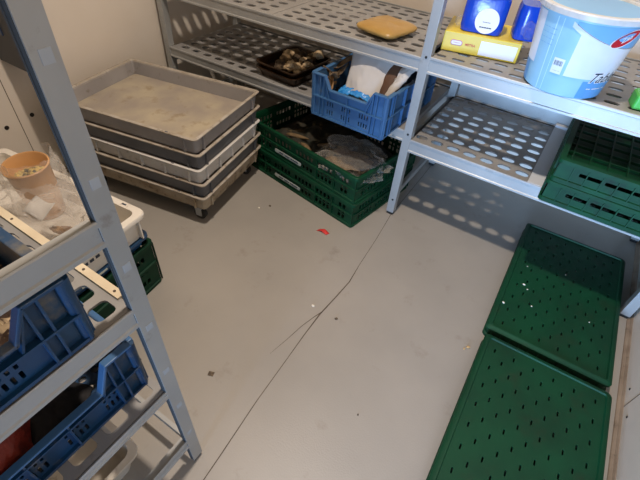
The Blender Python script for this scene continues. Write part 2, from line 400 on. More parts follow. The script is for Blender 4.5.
# left bay middle shelf
ZL = .368
bay(-1.575, -.428, ZL, [(-1.574,-1.006,ZL,YS+.005,8,.0655,8,.0555,-1.520,1.311,.0205,.0125,YE-.022),
                        (-1.003,-.430,ZL,YS+.005,8,.0655,8,.0555,-.950,1.311,.0205,.0125,YE-.022)])
# right bay lower shelf with a smooth joining strip
ZR = .342
bay(-.398, .436, ZR, [(-.397,-.001,ZR,YS+.005,7,.0583,8,.0555,-.375,1.311,.0215,.0140,YE-.022),
                      (.046,.434,ZR,YS+.005,6,.0583,8,.0555,.095,1.311,.0215,.0140,YE-.022)], .047)
m = MB(); m.box((.0,YS+.005,ZR-.02),(.045,YE-.024,ZR+.0025)); m.box((.0005,YE-.028,ZR+.0026),(.0445,YE-.006,ZR+.012))
m.build('joining_strip', 'alustrip', rack, bevel=.001)
# upper shelf, both bays
ZU = .614
bay(-1.575, -.428, ZU, [(-1.574,-1.006,ZU,YS+.005,8,.0655,8,.0555,-1.520,1.308,.0205,.0115,YE-.022),
                        (-1.003,-.430,ZU,YS+.005,9,.0595,8,.0555,-.958,1.308,.0205,.0115,YE-.022)], .042)
ZV = .622
bay(-.398, .436, ZV, [(-.397,-.001,ZV,YS+.005,7,.0575,8,.0555,-.383,1.308,.020,.0095,YE-.022),
                      (.001,.434,ZV,YS+.005,7,.0583,8,.0555,.040,1.308,.020,.0095,YE-.022)], .049)

for z in (ZR,):   # low backstop along the rear edge of the right bay
    m = MB(); m.box((-.396, YE-.003, z-.002), (.434, YE-.001, z+.050)); m.box((-.396, YE-.010, z+.046), (.434, YE-.003, z+.050)); m.build('backstop', 'alu', rack)
# left-hand rack, close to the camera
XF = -.375
YN = .188
rack2 = thing('storage_rack', 'grey post rack with perforated shelves in the left foreground', 'shelving rack', (0,0,0))
def slotted_post(x1, y1, stickers):
    # C profile: outer face towards +X, channel open towards -Y
    x0 = x1-.0145; y0 = y1-.0250; h = 1.55
    pts = [(x1,y0),(x1,y1),(x0,y1),(x0,y0),(x0+.0035,y0),(x0+.0035,y0+.003),(x0+.002,y0+.003),(x0+.002,y1-.003),(x1-.002,y1-.003),(x1-.002,y0+.003),(x1-.0045,y0+.003),(x1-.0045,y0)]
    m = MB(); n = len(pts)
    m.add([(a,b,.012) for a,b in pts] + [(a,b,h) for a,b in pts], [tuple(reversed(range(n))), tuple(range(n,2*n))] + [(i,(i+1)%n,n+(i+1)%n,n+i) for i in range(n)])
    p = m.build('post', 'alu', rack2)
    g = MB(); g.box((x0+.0012,y0-.0006,.013),(x1-.0022,y1-.0035,h-.002)); g.box((x0+.005,y0-.0016,.013),(x0+.0065,y0,h-.002)); g.build('groove_dark_plate', 'groove', p)  # dark plate added across the channel side so the groove reads dark, not reflective
    f = MB(); f.box((x0+.003,y0+.003,0),(x1-.003,y1-.003,.012)); f.build('foot', 'dark', p)
    if stickers:
        for z in stickers:
            s_ = MB(); s_.box((x1, y0+.008, z-.0065), (x1+.0006, y1-.006, z+.0065)); s_.build('slot_cover', 'sticker', p)
    return p
XB = -.832
slotted_post(XF, YN, [.927-.1295*k for k in range(7)] + [1.056, 1.185])
slotted_post(XB, YN, None); slotted_post(XF, -.92, None); slotted_post(XB, -.92, None)
YN0 = YN-.025
def beam2(z, h):
    beam(rack2, (XF, -.92), (XF, YN0), z, h, .020, (1,0)); beam(rack2, (XB-.03, YN0), (XB-.03, -.92), z, h, .018, (-1,0))
def deck2(z, strip=True):
    # transverse plate: rows of large rounded holes
    x0, x1, y0, y1 = XB-.01, XF-.006, -.92, YN0+.0
    nx, ny = 8, 18
    px, py = .0455, .0585
    hx0 = -.410 - px*(nx-1); hy0 = .139 - py*(ny-1)
    us = [x0] + [hx0 - px/2 + px*i for i in range(nx+1)] + [x1]
    vs_ = [y0] + [hy0 - py/2 + py*i for i in range(ny+1)] + [y1+.004] if False else [y0] + [hy0 - py/2 + py*i for i in range(ny+1)]
    m = MB()
    m.perf((0,0,z), (1,0,0), (0,1,0), us, vs_, lambda i, j: (.0150,.0150,.0075) if (0 < i <= nx and j == ny) else ((.015,.0205,.008) if 0 < i <= nx and j > 0 else None), .004)
    m.build('shelf_panel', 'alupanel', rack2)
    if strip:
        e = MB(); e.box((XB-.02, YN0+.0005, z-.02), (XF-.032, YN0+.013, z+.004)); ee = e.build('end_strip', 'cream', rack2)
        for x in (XF-.046, XF-.115, XF-.20, XF-.30):
            s_ = MB(); s_.lathe([(.0022,0),(.0022,.0008),(.001,.0012)], 8, (x, YN0+.0065, z+.004)); s_.build('rivet', 'seam', ee)
beam2(.751, .036)
beam2(.590, .036); deck2(.590)
beam2(.350, .020); deck2(.350, False)
beam2(.122, .030)
for z in (.09,):
    m = MB(); m.box((XB-.001, YN-.019, z-.0), (XF-.0145, YN-.010, z+.02)); m.build('side_brace', 'alu', rack2)

# ================================================================== DOUGH TRAYS on dolly
def tray_mesh(mb, hx, hy, h, fl=.013, tp=.008, wall=.004):
    r = .03
    mb.loft([(hx-fl-tp, hy-fl-tp, r, 0), (hx-fl-.002, hy-fl-.002, r, h-.007), (hx, hy, r+.008, h-.007), (hx, hy, r+.008, h),
             (hx-fl-wall, hy-fl-wall, r-.004, h), (hx-fl-tp-wall, hy-fl-tp-wall, r-.006, wall)], True, True, 5)
def tray(loc, rz, label, body, rim, floor_, ribs, group):
    t = thing('dough_tray', label, 'tray', loc, rz, group)
    hx, hy, h, fl = .302, .210, .0585, .012
    m = MB(); m.loft([(hx-.014, hy-.014, .014, 0), (hx-.009, hy-.009, .013, h-.006), (hx-.009-.005, hy-.009-.005, .010, h-.004), (hx-.020, hy-.020, .010, .004)], True, False, 5)
    body_mb = m
    m = MB(); m.loft([(hx-.021, hy-.021, .014, .0035), (hx-.021, hy-.021, .014, .0048)], True, True, 5); m.build('tray_floor', floor_, t)
    m = MB(); m.loft([(hx-.009, hy-.009, .012, h-.005), (hx, hy, .016, h-.005), (hx+.0005, hy+.0005, .016, h-.001), (hx-.001, hy-.001, .015, h), (hx-.010, hy-.010, .009, h), (hx-.015, hy-.015, .009, h-.008)], False, False, 5)
    m.build('rim', rim, t, smooth=True)
    m = body_mb
    xs = [-.25,.25] if not ribs else [-.25,-.15,-.05,.05,.15,.25]
    ys = [-.16,.16] if not ribs else [-.16,-.08,0,.08,.16]
    for sx in xs:
        for s in (-1, 1): m.box((sx-.0025, s*(hy-.010) - .006, .003), (sx+.0025, s*(hy-.010)+.006, h-.005))
    for sy in ys:
        for s in (-1, 1): m.box((s*(hx-.010)-.006, sy-.0025, .003), (s*(hx-.010)+.006, sy+.0025, h-.005))
    m.build('body', body, t, smooth=True)
    # grip slots in the rim
    for s in (-1, 1):
        m = MB(); m.box((-.004+.19, s*(hy-.005)-.002, h), (.006+.19, s*(hy-.005)+.002, h+.0006)); m.build('grip_mark', 'ink', t)
    return t
TC, TR = (-1.251, .921), 10.5
G = 'dough trays stacked on the dolly'
specs = [('dirty beige dough tray, lowest of the stack on the dolly', 'dough_dirty','dough_rim','dough_floor',False),
         ('grey dough tray, second from the bottom of the stack', 'dough_grey2','dough_rim','dough_floor',False),
         ('white ribbed dough tray in the middle of the stack', 'dough_white','dough_white','dough_floor',True),
         ('grey dough tray just under the top tray of the stack', 'dough_grey2','dough_rim','dough_floor',False),
         ('grey dough tray with flour-dusted floor, open on top of the stack', 'dough_grey','dough_rim','dough_floor',False)]
z = .076; DZ = .0590
for k, (lab, b, r_, f_, rb) in enumerate(specs):
    tray((TC[0] + (0,.002,-.001,.002,0)[k], TC[1], z + DZ*k), TR + (0,.4,-.3,.3,0)[k], lab, b, r_, f_, rb, G)
dl = thing('tray_dolly', 'low dark dolly on casters carrying the dough tray stack', 'dolly', (TC[0], TC[1], 0), TR)
m = MB()
for s in (-1, 1): m.box((-.27, s*.165-.015, .058), (.27, s*.165+.015, .075)); m.box((s*.25-.015, -.15, .058), (s*.25+.015, .15, .075))
m.build('frame', 'dark', dl)
for sx in (-1, 1):
    for sy in (-1, 1):
        m = MB(); m.box((sx*.235-.016, sy*.165-.004, .03), (sx*.235+.016, sy*.165+.004, .036)) if False else None
        m.box((sx*.24-.014, sy*.165-.0155, .052), (sx*.24+.014, sy*.165+.0155, .058))
        for s in (-1, 1): m.box((sx*.24-.012, sy*.165+s*.014-.0015, .020), (sx*.24+.012, sy*.165+s*.014+.0015, .054))
        c = m.build('caster', 'alu', dl)
        wv = MB(); wv.lathe([(.016,-.010),(.024,-.008),(.024,.008),(.016,.010)], 20, m=Matrix.Translation((sx*.24, sy*.165, .024)) @ Matrix.Rotation(math.pi/2,4,'X'))
        wv.build('wheel', 'rubber', c, smooth=True)

# ================================================================== GREEN CRATES under the left bay
def perf_side(mb, O, U, L, z0, z1, nu, nv, hu, hv, margin=.04, t=.003, skip=None, mz=.012):
    us = [0] + linspace(margin, L-margin, nu) + [L]
    vs_ = [z0] + linspace(z0+mz, z1-mz, nv) + [z1]
    mb.perf(O, U, (0,0,1), us, vs_, lambda i, j: (hu, hv, min(hu,hv)*.6) if 0 < i <= nu and 0 < j <= nv and not (skip and skip(i-1, j-1)) else None, t, 2)
def green_crate(loc, rz, label, hx=.30, hy=.20, h=.116, mtl='green', group=None, strip=True, text=True):
    t = thing('green_crate', label, 'crate', loc, rz, group)
    m = MB()   # body: perforated floor and four perforated walls
    ix, iy = hx-.008, hy-.008
    m.perf((-ix,-iy,.006), (1,0,0), (0,1,0), linspace(0,2*ix,14), linspace(0,2*iy,9), lambda i, j: (.013,.012,.003), .004, 2)
    for (O, U, L) in (((-ix,-iy,0),(1,0,0),2*ix), ((ix,-iy,0),(0,1,0),2*iy), ((ix,iy,0),(-1,0,0),2*ix), ((-ix,iy,0),(0,-1,0),2*iy)):
        n = int(L/.022)
        mid = n // 2; w_ = 3 if L > .5 else 2
        perf_side(m, O, U, L, .004, h-.012, n, 3, .0062, .0095, .035, .003, lambda i, j: (abs(i-mid) <= w_ + 1 and j == 1) or i % 6 == 5, .014)
    body_mb = m; m = MB()
    m.loft([(hx-.010,hy-.010,.012,h-.014),(hx,hy,.016,h-.014),(hx,hy,.016,h-.002),(hx-.002,hy-.002,.016,h),(hx-.011,hy-.011,.010,h),(hx-.013,hy-.013,.010,h-.014)], False, False, 4)
    m.build('rim', mtl, t, smooth=True); m = body_mb
    m.loft([(hx-.010,hy-.010,.012,0),(hx-.004,hy-.004,.014,0),(hx-.004,hy-.004,.014,.010),(hx-.008,hy-.008,.012,.012)], False, False, 4)
    m.loft([(hx-.008,hy-.008,.012,h*.47),(hx-.003,hy-.003,.014,h*.48),(hx-.003,hy-.003,.014,h*.53),(hx-.008,hy-.008,.012,h*.54)], False, False, 4)
    for sx in (-1, 1):
        for sy in (-1, 1): m.box((sx*(hx-.006)-.006 if sx > 0 else sx*(hx-.006)-.0, sy*(hy-.003)-.0015, .006), (sx*(hx-.006)+.0 if sx > 0 else sx*(hx-.006)+.006, sy*(hy-.003)+.0015, h-.012))
    for x in (-.19,-.10,.10,.19):
        for s in (-1, 1): m.box((x-.002, s*(hy-.0055)-.0025, .008), (x+.002, s*(hy-.0055)+.0025, h-.012))
    m.build('body', mtl, t)
    if strip:
        m = MB(); m.loft([(.075,.0075,.007,0),(.075,.0075,.007,.0015)], seg=4, m=Matrix.Translation((-.055,-hy+.004,h*.30)) @ Matrix.Rotation(math.pi/2,4,'X'))
        lb = m.build('label_strip', 'labelstrip', t)
        m = MB()
        for k in range(26):
            x = -.055 - .05 + k*.0042
            if k in (6, 7, 15): continue
            m.box((x, -hy+.0016, h*.30-.003), (x+.0024+.0012*(k % 2), -hy+.0024, h*.30+.002+.001*(k % 3)))
        m.build('lettering', 'ink', lb)
    return t
GA = -9.5
GH = .116
ca, sa = math.cos(R(GA)), math.sin(R(GA))
F = Vector((-.489, 1.090))   # front right corner on the floor
cx, cy = F.x - (.30*ca + .20*sa), F.y - (.30*sa - .20*ca)
green_crate((cx, cy, 0), GA, 'green perforated crate on the floor under the shelf, lower of two', group='green crates under the left shelf')
green_crate((cx+.001, cy+.002, GH+.001), GA-.6, 'green perforated crate holding produce and a clear bag, upper of two under the shelf', group='green crates under the left shelf')
# produce and bag in the top crate
Mg = Matrix.Translation((cx, cy, GH)) @ Matrix.Rotation(R(GA), 4, 'Z')
m = MB(); 
def fn(u, v):
    x = -.27 + .54*u; y = -.17 + .34*v
    e = min(1, 6*min(u,1-u)) * min(1, 6*min(v,1-v))
    return Mg @ Vector((x, y, .016 + e*(.035 + .05*abs(fbm((x,y,.3), 9, 4)) + .035*max(0, (u-.4)))))
sheet(m, fn, 60, 40); o = m.build('produce_scraps', 'produce', smooth=80); tag(o, 'dark vegetable scraps lying loose in the upper green crate', 'food scraps', kind='stuff')
m = MB()
for k, (x, y, l, a) in enumerate(((-.10,-.10,.05,.2),(-.02,-.13,.035,-.3),(.03,-.06,.04,.6))):
    p = Mg @ Vector((x, y, .075)); lump(m, p, l, .010, .008, .3, 2, k, 12, a)
o = m.build('stalks', 'food_mid', smooth=80); tag(o, 'brownish yellow stalks on top of the dark produce in the green crate', 'vegetable stalks', kind='stuff')
# crumpled clear bag, folds modelled
m = MB()
def bag(u, v):
    a = 2*math.pi*u; ph = math.pi*v*0.98 + .02
    d = Vector((math.sin(ph)*math.cos(a), math.sin(ph)*math.sin(a), math.cos(ph)))
    k = 1 + .30*fbm(d + Vector((2,5,1)), 2.2, 4) + .10*abs(fbm(d, 7, 2))
    p = Vector((.175 + .135*d.x*k, -.075 + .115*d.y*k, .085 + .048*d.z*k))
    return Mg @ p
sheet(m, bag, 64, 32); o = m.build('plastic_bag', 'clear', smooth=25); tag(o, 'crumpled clear plastic bag bulging over the green crate corner', 'bag')
m = MB(); lump(m, Mg @ Vector((.15,-.07,.065)), .095, .075, .032, .4, 2.5, 4, 26)
o = m.build('bagged_produce', 'food_mid', smooth=80); tag(o, 'brownish produce inside the clear bag in the green crate', 'produce')

# ================================================================== BLUE CRATES (300 x 400, dipped ends)
def dip_profile(L, zl, zh, cw, sw):   # outline of a dipped side from left to right
    return [(0,zh),(cw,zh),(cw+sw,zl),(L-cw-sw,zl),(L-cw,zh),(L,zh)]
def blue_crate(name, loc, rz, label, hx=.15, hy=.20, h=.132, dip=.045, mtl='blue', rimm=None, tp=.010, zmid=.5, group=None, floor_holes='slot', contents=None):
    """hx: half of the dipped end width (ends at +-Y)"""
    t = thing(name, label, 'crate', loc, rz, group)
    def side(mb, O, U, L, dipped, out):
        # two leaves: lower perforated band, upper outline
        O = Vector(O); U = Vector(U); out = Vector(out); zm = h*zmid
        us = [0] + linspace(.045, L-.045, int((L-.09)/.0095)) + [L]; n = len(us)-3
        def hole(i, j):
            if not (0 < i <= n+1): return None
            k = i-1
            if j in (1, 2) and (k % 7) < 4 and (0 < k < n): return (.0023, .0085 if h > .12 else .007, .0012)
            return None
        mb.perf(O, U, (0,0,1), us, [.003, .010, .010+(zm-.012)/2, zm-.004, zm], hole, .003, 1)
        zh = h; zl = h-dip if dipped else h-.006
        pts = [(0,zm),(L,zm)] + list(reversed(dip_profile(L, zl, zh, .045, .022 if dipped else .01)))
        mb.prism(pts, O, U, Vector((0,0,1)), -out, .003)
    m = MB(); ix, iy = hx-.010, hy-.010
    sides = (((-ix,-iy,0),(1,0,0),2*ix,True,(0,-1,0)), ((ix,-iy,0),(0,1,0),2*iy,False,(1,0,0)), ((ix,iy,0),(-1,0,0),2*ix,True,(0,1,0)), ((-ix,iy,0),(0,-1,0),2*iy,False,(-1,0,0)))
    for O, U, L, d, out in sides: side(m, O, U, L, d, out)
    if floor_holes == 'round':
        nx_, ny_ = int(2*ix/.024), int(2*iy/.024)
        m.perf((-ix,-iy,.006), (1,0,0), (0,1,0), linspace(0,2*ix,nx_), linspace(0,2*iy,ny_), lambda i, j: (.0068,.0068,.0067) if (i+j) % 2 == 0 or True else None, .004, 3)
    else:
        m.perf((-ix,-iy,.006), (1,0,0), (0,1,0), linspace(0,2*ix,12), linspace(0,2*iy,16), lambda i, j: (.003,.009,.002), .004, 1)
    body_mb = m
    # rim following the outline, mid flange, ribs
    m = MB(); rb = body_mb
    for O, U, L, d, out in sides:
        O = Vector(O); U = Vector(U); out = Vector(out)
        zl = h-dip if d else h-.006
        pr = dip_profile(L, zl, h, .045, .022 if d else .01)
        for a, b in zip(pr[:-1], pr[1:]):
            p = O + U*a[0] + Vector((0,0,a[1])) + out*.003; q = O + U*b[0] + Vector((0,0,b[1])) + out*.003
            dd = (q-p).normalized(); m.bar(p - dd*.002, q + dd*.002, .014, .005, up=(0,0,1))
        zm = h*zmid
        rb.bar(O + out*.005 + Vector((0,0,zm)), O + U*L + out*.005 + Vector((0,0,zm)), .010, .0035)
        rb.bar(O + out*.003 + Vector((0,0,.004)), O + U*L + out*.003 + Vector((0,0,.004)), .007, .006)
        xs = [.0015, .030, .045, L-.045, L-.030, L-.0015]
        if L > .3: xs += [L*.33, L*.5, L*.67]
        else: xs += [L*.5]
        for x in xs:
            top = h if (x < .046 or x > L-.046) else zl
            p = O + U*x + out*.0045
            rb.bar(p + Vector((0,0,.004)), p + Vector((0,0,top)), .0028, .009, up=out)
        if d:   # slanted strengthening rib beside the raised corners
            for s, x in ((1, .045), (-1, L-.045)):
                p = O + U*x + out*.0045 + Vector((0,0,h-.002)); q = O + U*(x + s*.022) + out*.0045 + Vector((0,0,zm))
                rb.bar(p, q, .003, .008, up=out)
    m.build('rim', rimm or mtl, t, bevel=.0015); rb.build('body', mtl, t)
    # four rounded corner posts
    for sx in (-1,1):
        for sy in (-1,1):
            m = MB(); m.loft([(.007,.007,.005,.0, sx*(ix-.002), sy*(iy-.002)), (.009,.009,.006,h, sx*(ix+.0), sy*(iy+.0))], seg=3)
            m.build('corner_post', mtl, t, smooth=True)
    return t
BC = (-.595, 1.350, ZL+.002); BR = -2.0
blue_crate('blue_crate', BC, BR, 'blue plastic crate with paper and bags on the middle shelf, beside the centre post', hx=.148, hy=.20, h=.146, dip=.042)
Mb = Matrix.Translation(BC) @ Matrix.Rotation(R(BR), 4, 'Z')
# contents of that crate
m = MB()
def paper(u, v):   # crumpled white sheet leaning back
    x = -.098 + .035*(1-v) + (.180-.020*(1-v))*u; y = -.125 + .115*v**.8; zz = .085 + .140*v
    return Mb @ Vector((x + .006*fbm((u*3,v*3,2),1), y - .030*math.sin(math.pi*u) + .008*fbm((u*2,v*2,5),1), zz + .004*fbm((u*3,v*3,8),1)))
sheet(m, paper, 28, 28); o = m.build('paper_sheet', 'paper', smooth=80); sd = o.modifiers.new('thickness','SOLIDIFY'); sd.thickness = .0012
tag(o, 'large crumpled white paper sheet sticking out of the shelf blue crate', 'paper')
m = MB()
def film(u, v):
    x = -.075 + .150*u; y = -.158 + .07*v
    return Mb @ Vector((x, y, .078 + .020*math.sin(math.pi*u) + .012*fbm((u*6,v*6,1),1,4) + .015*v))
sheet(m, film, 34, 18); o = m.build('blue_film', 'bluefilm', smooth=40); sd = o.modifiers.new('thickness','SOLIDIFY'); sd.thickness = .001
tag(o, 'crinkled bright blue plastic film in front of the white paper', 'plastic film')
m = MB()
def strip(u, v):
    x = .080 + .012*v + (.008+.020*min(1,1.6*v))*(u-.5)*2; y = -.142 + .115*v
    return Mb @ Vector((x, y, .075 + .125*v + .008*math.sin(math.pi*u)))
sheet(m, strip, 8, 18); o = m.build('brown_wrapper', 'kraft', smooth=80); sd = o.modifiers.new('thickness','SOLIDIFY'); sd.thickness = .002
tag(o, 'dark brown leaf-shaped wrapper standing between two white papers', 'wrapper')
m = MB()
def torn(u, v):
    e = .006*fbm((u*9, v*9, 4),1)
    x = .098 + .048*u*(.25+.75*v) + e + .012*v; y = -.150 + .12*v + e
    return Mb @ Vector((x, y, .105 + .100*v + .01*math.sin(3*u)))
sheet(m, torn, 14, 16); o = m.build('torn_paper', 'paper', smooth=80); sd = o.modifiers.new('thickness','SOLIDIFY'); sd.thickness = .0012
tag(o, 'small torn white paper at the right corner of the shelf blue crate', 'paper')
for k, (x, y, zz, a, ln, wd, mt) in enumerate(((-.118,-.145,.105,1.3,.045,.013,'peel'),(-.104,-.12,.120,1.8,.05,.012,'leaf'),(-.12,-.09,.125,1.1,.05,.015,'leaf'),(-.100,-.150,.100,2.0,.032,.010,'peel'),(-.108,-.05,.14,.7,.055,.02,'leaf'))):
    m = MB()
    def leaf(u, v, x=x, y=y, zz=zz, a=a, ln=ln, wd=wd, k=k):
        l = (u-.5)*2*ln; ww = wd*math.sin(math.pi*min(max(u,.03),.97))*(v-.5)*2
        return Mb @ Vector((x + l*math.cos(a) - ww*math.sin(a), y + l*math.sin(a) + ww*math.cos(a), zz + .018*math.sin(u*5+k) + .010*abs(v-.5)*2))
    sheet(m, leaf, 14, 6); o = m.build('dry_leaf', mt, smooth=80); sd = o.modifiers.new('thickness','SOLIDIFY'); sd.thickness = .0015
    tag(o, 'curled dry brown leaf at the left side of the shelf blue crate', 'leaf', 'dry leaves in the blue crate on the middle shelf')
m = MB(); m.add([], [])
def base_fill(u, v):
    x = -.125 + .25*u; y = -.17 + .34*v
    return Mb @ Vector((x, y, .05 + .02*fbm((x*30,y*30,1),1)))
sheet(m, base_fill, 24, 30); o = m.build('dark_rubbish', 'black_produce', smooth=80); tag(o, 'dark waste filling the bottom of the shelf blue crate', 'rubbish', kind='stuff')

# ---- upper crate in left foreground (dipped end faces +X)
UC = (XF + .001 - .20, -.040, .594)
blue_crate('blue_crate', UC, 90, 'dusty blue crate in the left foreground on the upper shelf, filled with scraps', hx=.155, hy=.20, h=.114, dip=.042, mtl='blue_old', zmid=.48)
m = MB()
def fill(u, v):
    x = UC[0]-.185 + .37*u; y = UC[1]-.135 + .27*v
    return Vector((x, y, UC[2] + .050 + .03*abs(fbm((x*40,y*40,1),1,3)) - .010*v))
sheet(m, fill, 60, 44); o = m.build('onion_skins', 'skins', smooth=50); tag(o, 'brown and cream onion skins in the foreground upper blue crate', 'food scraps', kind='stuff')
# ---- lower crate in left foreground
LCR = (XF - .036 - .20, -.038, .352)
blue_crate('blue_crate', LCR, 90, 'blue crate in the left foreground on the lower shelf, with dark contents', hx=.203, hy=.20, h=.128, dip=.052, mtl='blue_old', rimm='blue', zmid=.50, floor_holes='round')
m = MB()
def fill2(u, v):
    a = 2*math.pi*u; rr = v*(1 + .35*fbm((math.cos(a)*1.5, math.sin(a)*1.5, 3), 1, 3))
    x = LCR[0] + .100 + .068*rr*math.cos(a); y = LCR[1] + .070 + .058*rr*math.sin(a)
    return Vector((x, y, LCR[2] + .010 + .030*max(0, 1-v)**.6 + .020*abs(fbm((x*40,y*40,6),1,3))*(1-v*.9)))
sheet(m, fill2, 48, 16); o = m.build('dark_leaves', 'black_produce', smooth=60); tag(o, 'heap of blackened leaves in the foreground lower blue crate', 'food scraps', kind='stuff')
m = MB(); lump(m, (LCR[0]+.118, LCR[1]-.022, LCR[2]+.058), .066, .062, .050, .22, 2.5, 2, 26)
o = m.build('net_bag', 'redbag', smooth=80); tag(o, 'red orange net bag in the lower left corner', 'bag')

# white crate on the floor under the left rack
t = thing('white_crate', 'pale crate on the floor beneath the foreground rack', 'crate', (-.655, -.03, 0), 0)
m = MB(); m.loft([(.17,.11,.02,0),(.185,.125,.02,.075),(.195,.135,.025,.076),(.195,.135,.025,.085),(.180,.12,.02,.085),(.165,.105,.018,.004)], True, True, 4); m.build('body', 'white_crate', t, smooth=True)
m = MB(); m.box((.186,-.05,.05),(.192,.05,.066)); m.build('handle', 'dough_rim', t)

# ================================================================== LEFT: white crate stack with tub and bag
WA = 5.5
wc = Vector((-.846, .503)); ca, sa = math.cos(R(WA)), math.sin(R(WA))
wcx, wcy = wc.x - (.30*ca - .20*sa), wc.y - (.30*sa + .20*ca)
green_crate((wcx-.008, wcy, 0), WA+1, 'green perforated crate on the floor under the white crate at left', h=.180, mtl='greendark', strip=False)
t = thing('blue_tray', 'shallow blue tray between the green crate and white crate', 'tray', (wcx-.006, wcy, .181), WA)
m = MB(); m.loft([(.282,.182,.02,0),(.286,.186,.02,.026),(.298,.198,.022,.026),(.298,.198,.022,.034),(.283,.183,.02,.034),(.279,.179,.018,.003)], True, True, 4); m.build('body', 'blue_old', t, smooth=True)
m = MB(); m.box((.2985,-.04,.028),(.300,.04,.033)); m.build('label_strip', 'labelstrip', t)
wt = thing('white_crate', 'white plastic crate at left topping the stack, holding tub and bag', 'crate', (wcx, wcy, .216), WA)
m = MB(); m.loft([(.282,.182,.02,0),(.286,.186,.02,.074),(.280,.180,.018,.076),(.276,.176,.016,.005)], True, True, 4); wbody = m
m = MB(); m.loft([(.285,.185,.02,.070),(.301,.201,.024,.070),(.302,.202,.024,.080),(.300,.200,.024,.084),(.280,.180,.018,.084),(.279,.179,.018,.072)], False, False, 4); m.build('rim', 'white_crate', wt, smooth=True)
m = wbody
for y in (-.17,-.10,.10,.17): m.box((.284,y-.002,.004),(.297,y+.002,.072))
for x in (-.26,-.15,0,.15,.26):
    for s in (-1,1): m.box((x-.002,s*.190-.006,.004),(x+.002,s*.190+.006,.072))
m.box((.286,-.055,.038),(.2875,.055,.058)); m.build('body', 'white_crate', wt, smooth=True)
m = MB()
for k in range(5): m.box((.2876,-.045+k*.018,.043),(.2882,-.033+k*.018,.052))
m.box((.2876,.11,.02),(.2884,.118,.028)); m.box((.22,.188,.0842),(.235,.193,.0848)); m.build('lettering', 'ink', wt)
# tub of scraps
TB = (-1.150, .388, .222)
tb = thing('plastic_tub', 'round orange tan tub of food scraps in the white crate at left', 'tub', TB)
tb.rotation_euler = (R(3), R(3), 0); tb.location.z += .003; tb.scale = (.93, .93, .97)
m = MB(); m.lathe([(.044,0),(.054,.095),(.059,.17),(.062,.17),(.063,.176),(.059,.178),(.056,.174),(.042,.004)], 40); m.build('body', 'orange_tub', tb, smooth=True)
m = MB()
def sc_(u, v):
    a = 2*math.pi*u; r = .0535*v
    x, y = r*math.cos(a), r*math.sin(a)
    return Vector((x, y, 0.128 + .026*abs(fbm((x*60,y*60,2),1,3))*(1-.5*v)))
sheet(m, sc_, 30, 10); o = m.build('food_scraps', 'scraps', smooth=40)
o.rotation_euler = tb.rotation_euler; o.location = tb.location; o.scale = tb.scale
tag(o, 'yellowish grey food scraps inside the orange tan tub', 'food scraps', kind='stuff')
# hazy bag around and in front of the tub
m = MB()
def bag2(u, v):
    a = 2*math.pi*u; ph = math.pi*(.04+.92*v)
    d = Vector((math.sin(ph)*math.cos(a), math.sin(ph)*math.sin(a), math.cos(ph)))
    k = 1 + .28*fbm(d + Vector((1,2,9)), 2.0, 4)
    return Vector((-1.075 + .165*d.x*k, .335 + .105*d.y*k, .290 + .062*d.z*k))
sheet(m, bag2, 60, 30); o = m.build('plastic_bag', 'clear2', smooth=28); tag(o, 'hazy clear plastic bag crumpled around the orange tan tub', 'bag')
m = MB()
def bag3(u, v):
    a = math.pi*(-.75 + 1.35*u); r = .070 + .022*v + .010*fbm((u*8, v*3, 1),1)
    return Vector((TB[0] + r*math.cos(a) + .035*v*v, TB[1] + r*math.sin(a)*.95, .418 - .15*v + .010*fbm((u*9,v*4,7),1)))
sheet(m, bag3, 40, 16); o2 = m.build('bag_collar', 'clear2', o, smooth=28)
m = MB(); lump(m, (-.985,.350,.256), .055, .014, .014, .35, 2.5, 5, 20, .35)
o = m.build('leftover_food', 'peel', smooth=60); tag(o, 'brown leftover inside the hazy bag, right of the tub', 'food')
m = MB(); 
def card(u, v): return Vector((-1.045 + .062*u - .01*v, .290 + .050*v + .012*u, .350 + .006*math.sin(5*u+2*v) - .012*(1-v)))
sheet(m, card, 10, 8); o = m.build('paper_napkin', 'paper', smooth=80); sd = o.modifiers.new('thickness','SOLIDIFY'); sd.thickness = .001
tag(o, 'small white napkin lying on the hazy plastic bag', 'napkin')

# dark box on the left wall
t = thing('wall_box', 'dark slate box fixed high on the left wall beyond the rack', 'box', (XL, .622, .472))
m = MB(); m.box((0,0,0),(.195,.085,.55)); m.build('body', 'box_dark', t, bevel=.003)
m = MB(); m.box((.004,-.003,.10),(.10,-.0,.40)); m.build('front_panel', 'box_blue', t)

# ================================================================== ROASTING TINS on the middle shelf
TN = (-.998, 1.408, ZL); TNR = -5
def tin(z, label):
    t = thing('roasting_tin', label, 'tin', (TN[0], TN[1], z), TNR, 'burnt roasting tins on the middle shelf')
    m = MB(); m.loft([(.092,.108,.02,.001),(.100,.120,.025,.030),(.106,.126,.028,.031),(.106,.126,.028,.034),(.099,.119,.024,.034),(.090,.106,.018,.004)], True, True, 5)
    m.build('body', 'tin', t, smooth=True)
    m = MB()
    for a, b in (((-.118,-.126),(.118,-.126)),((.118,-.126),(.118,.126))):
        pass
    m.loft([(.116,.124,.027,.0335),(.120,.128,.029,.0335),(.120,.128,.029,.037),(.117,.125,.027,.037)], True, False, 5) if False else m.loft([(.105,.125,.027,.030),(.1075,.1275,.029,.032),(.106,.126,.028,.0352),(.103,.123,.026,.0345)], False, False, 5)
    m.build('rim', 'tin', t, smooth=True)
    return t
tin(ZL+.001, 'burnt brown roasting tin on the middle shelf, lower of two nested')
tin(ZL+.022, 'burnt brown roasting tin with charred food, upper of two nested')
rnd = random.Random(3)
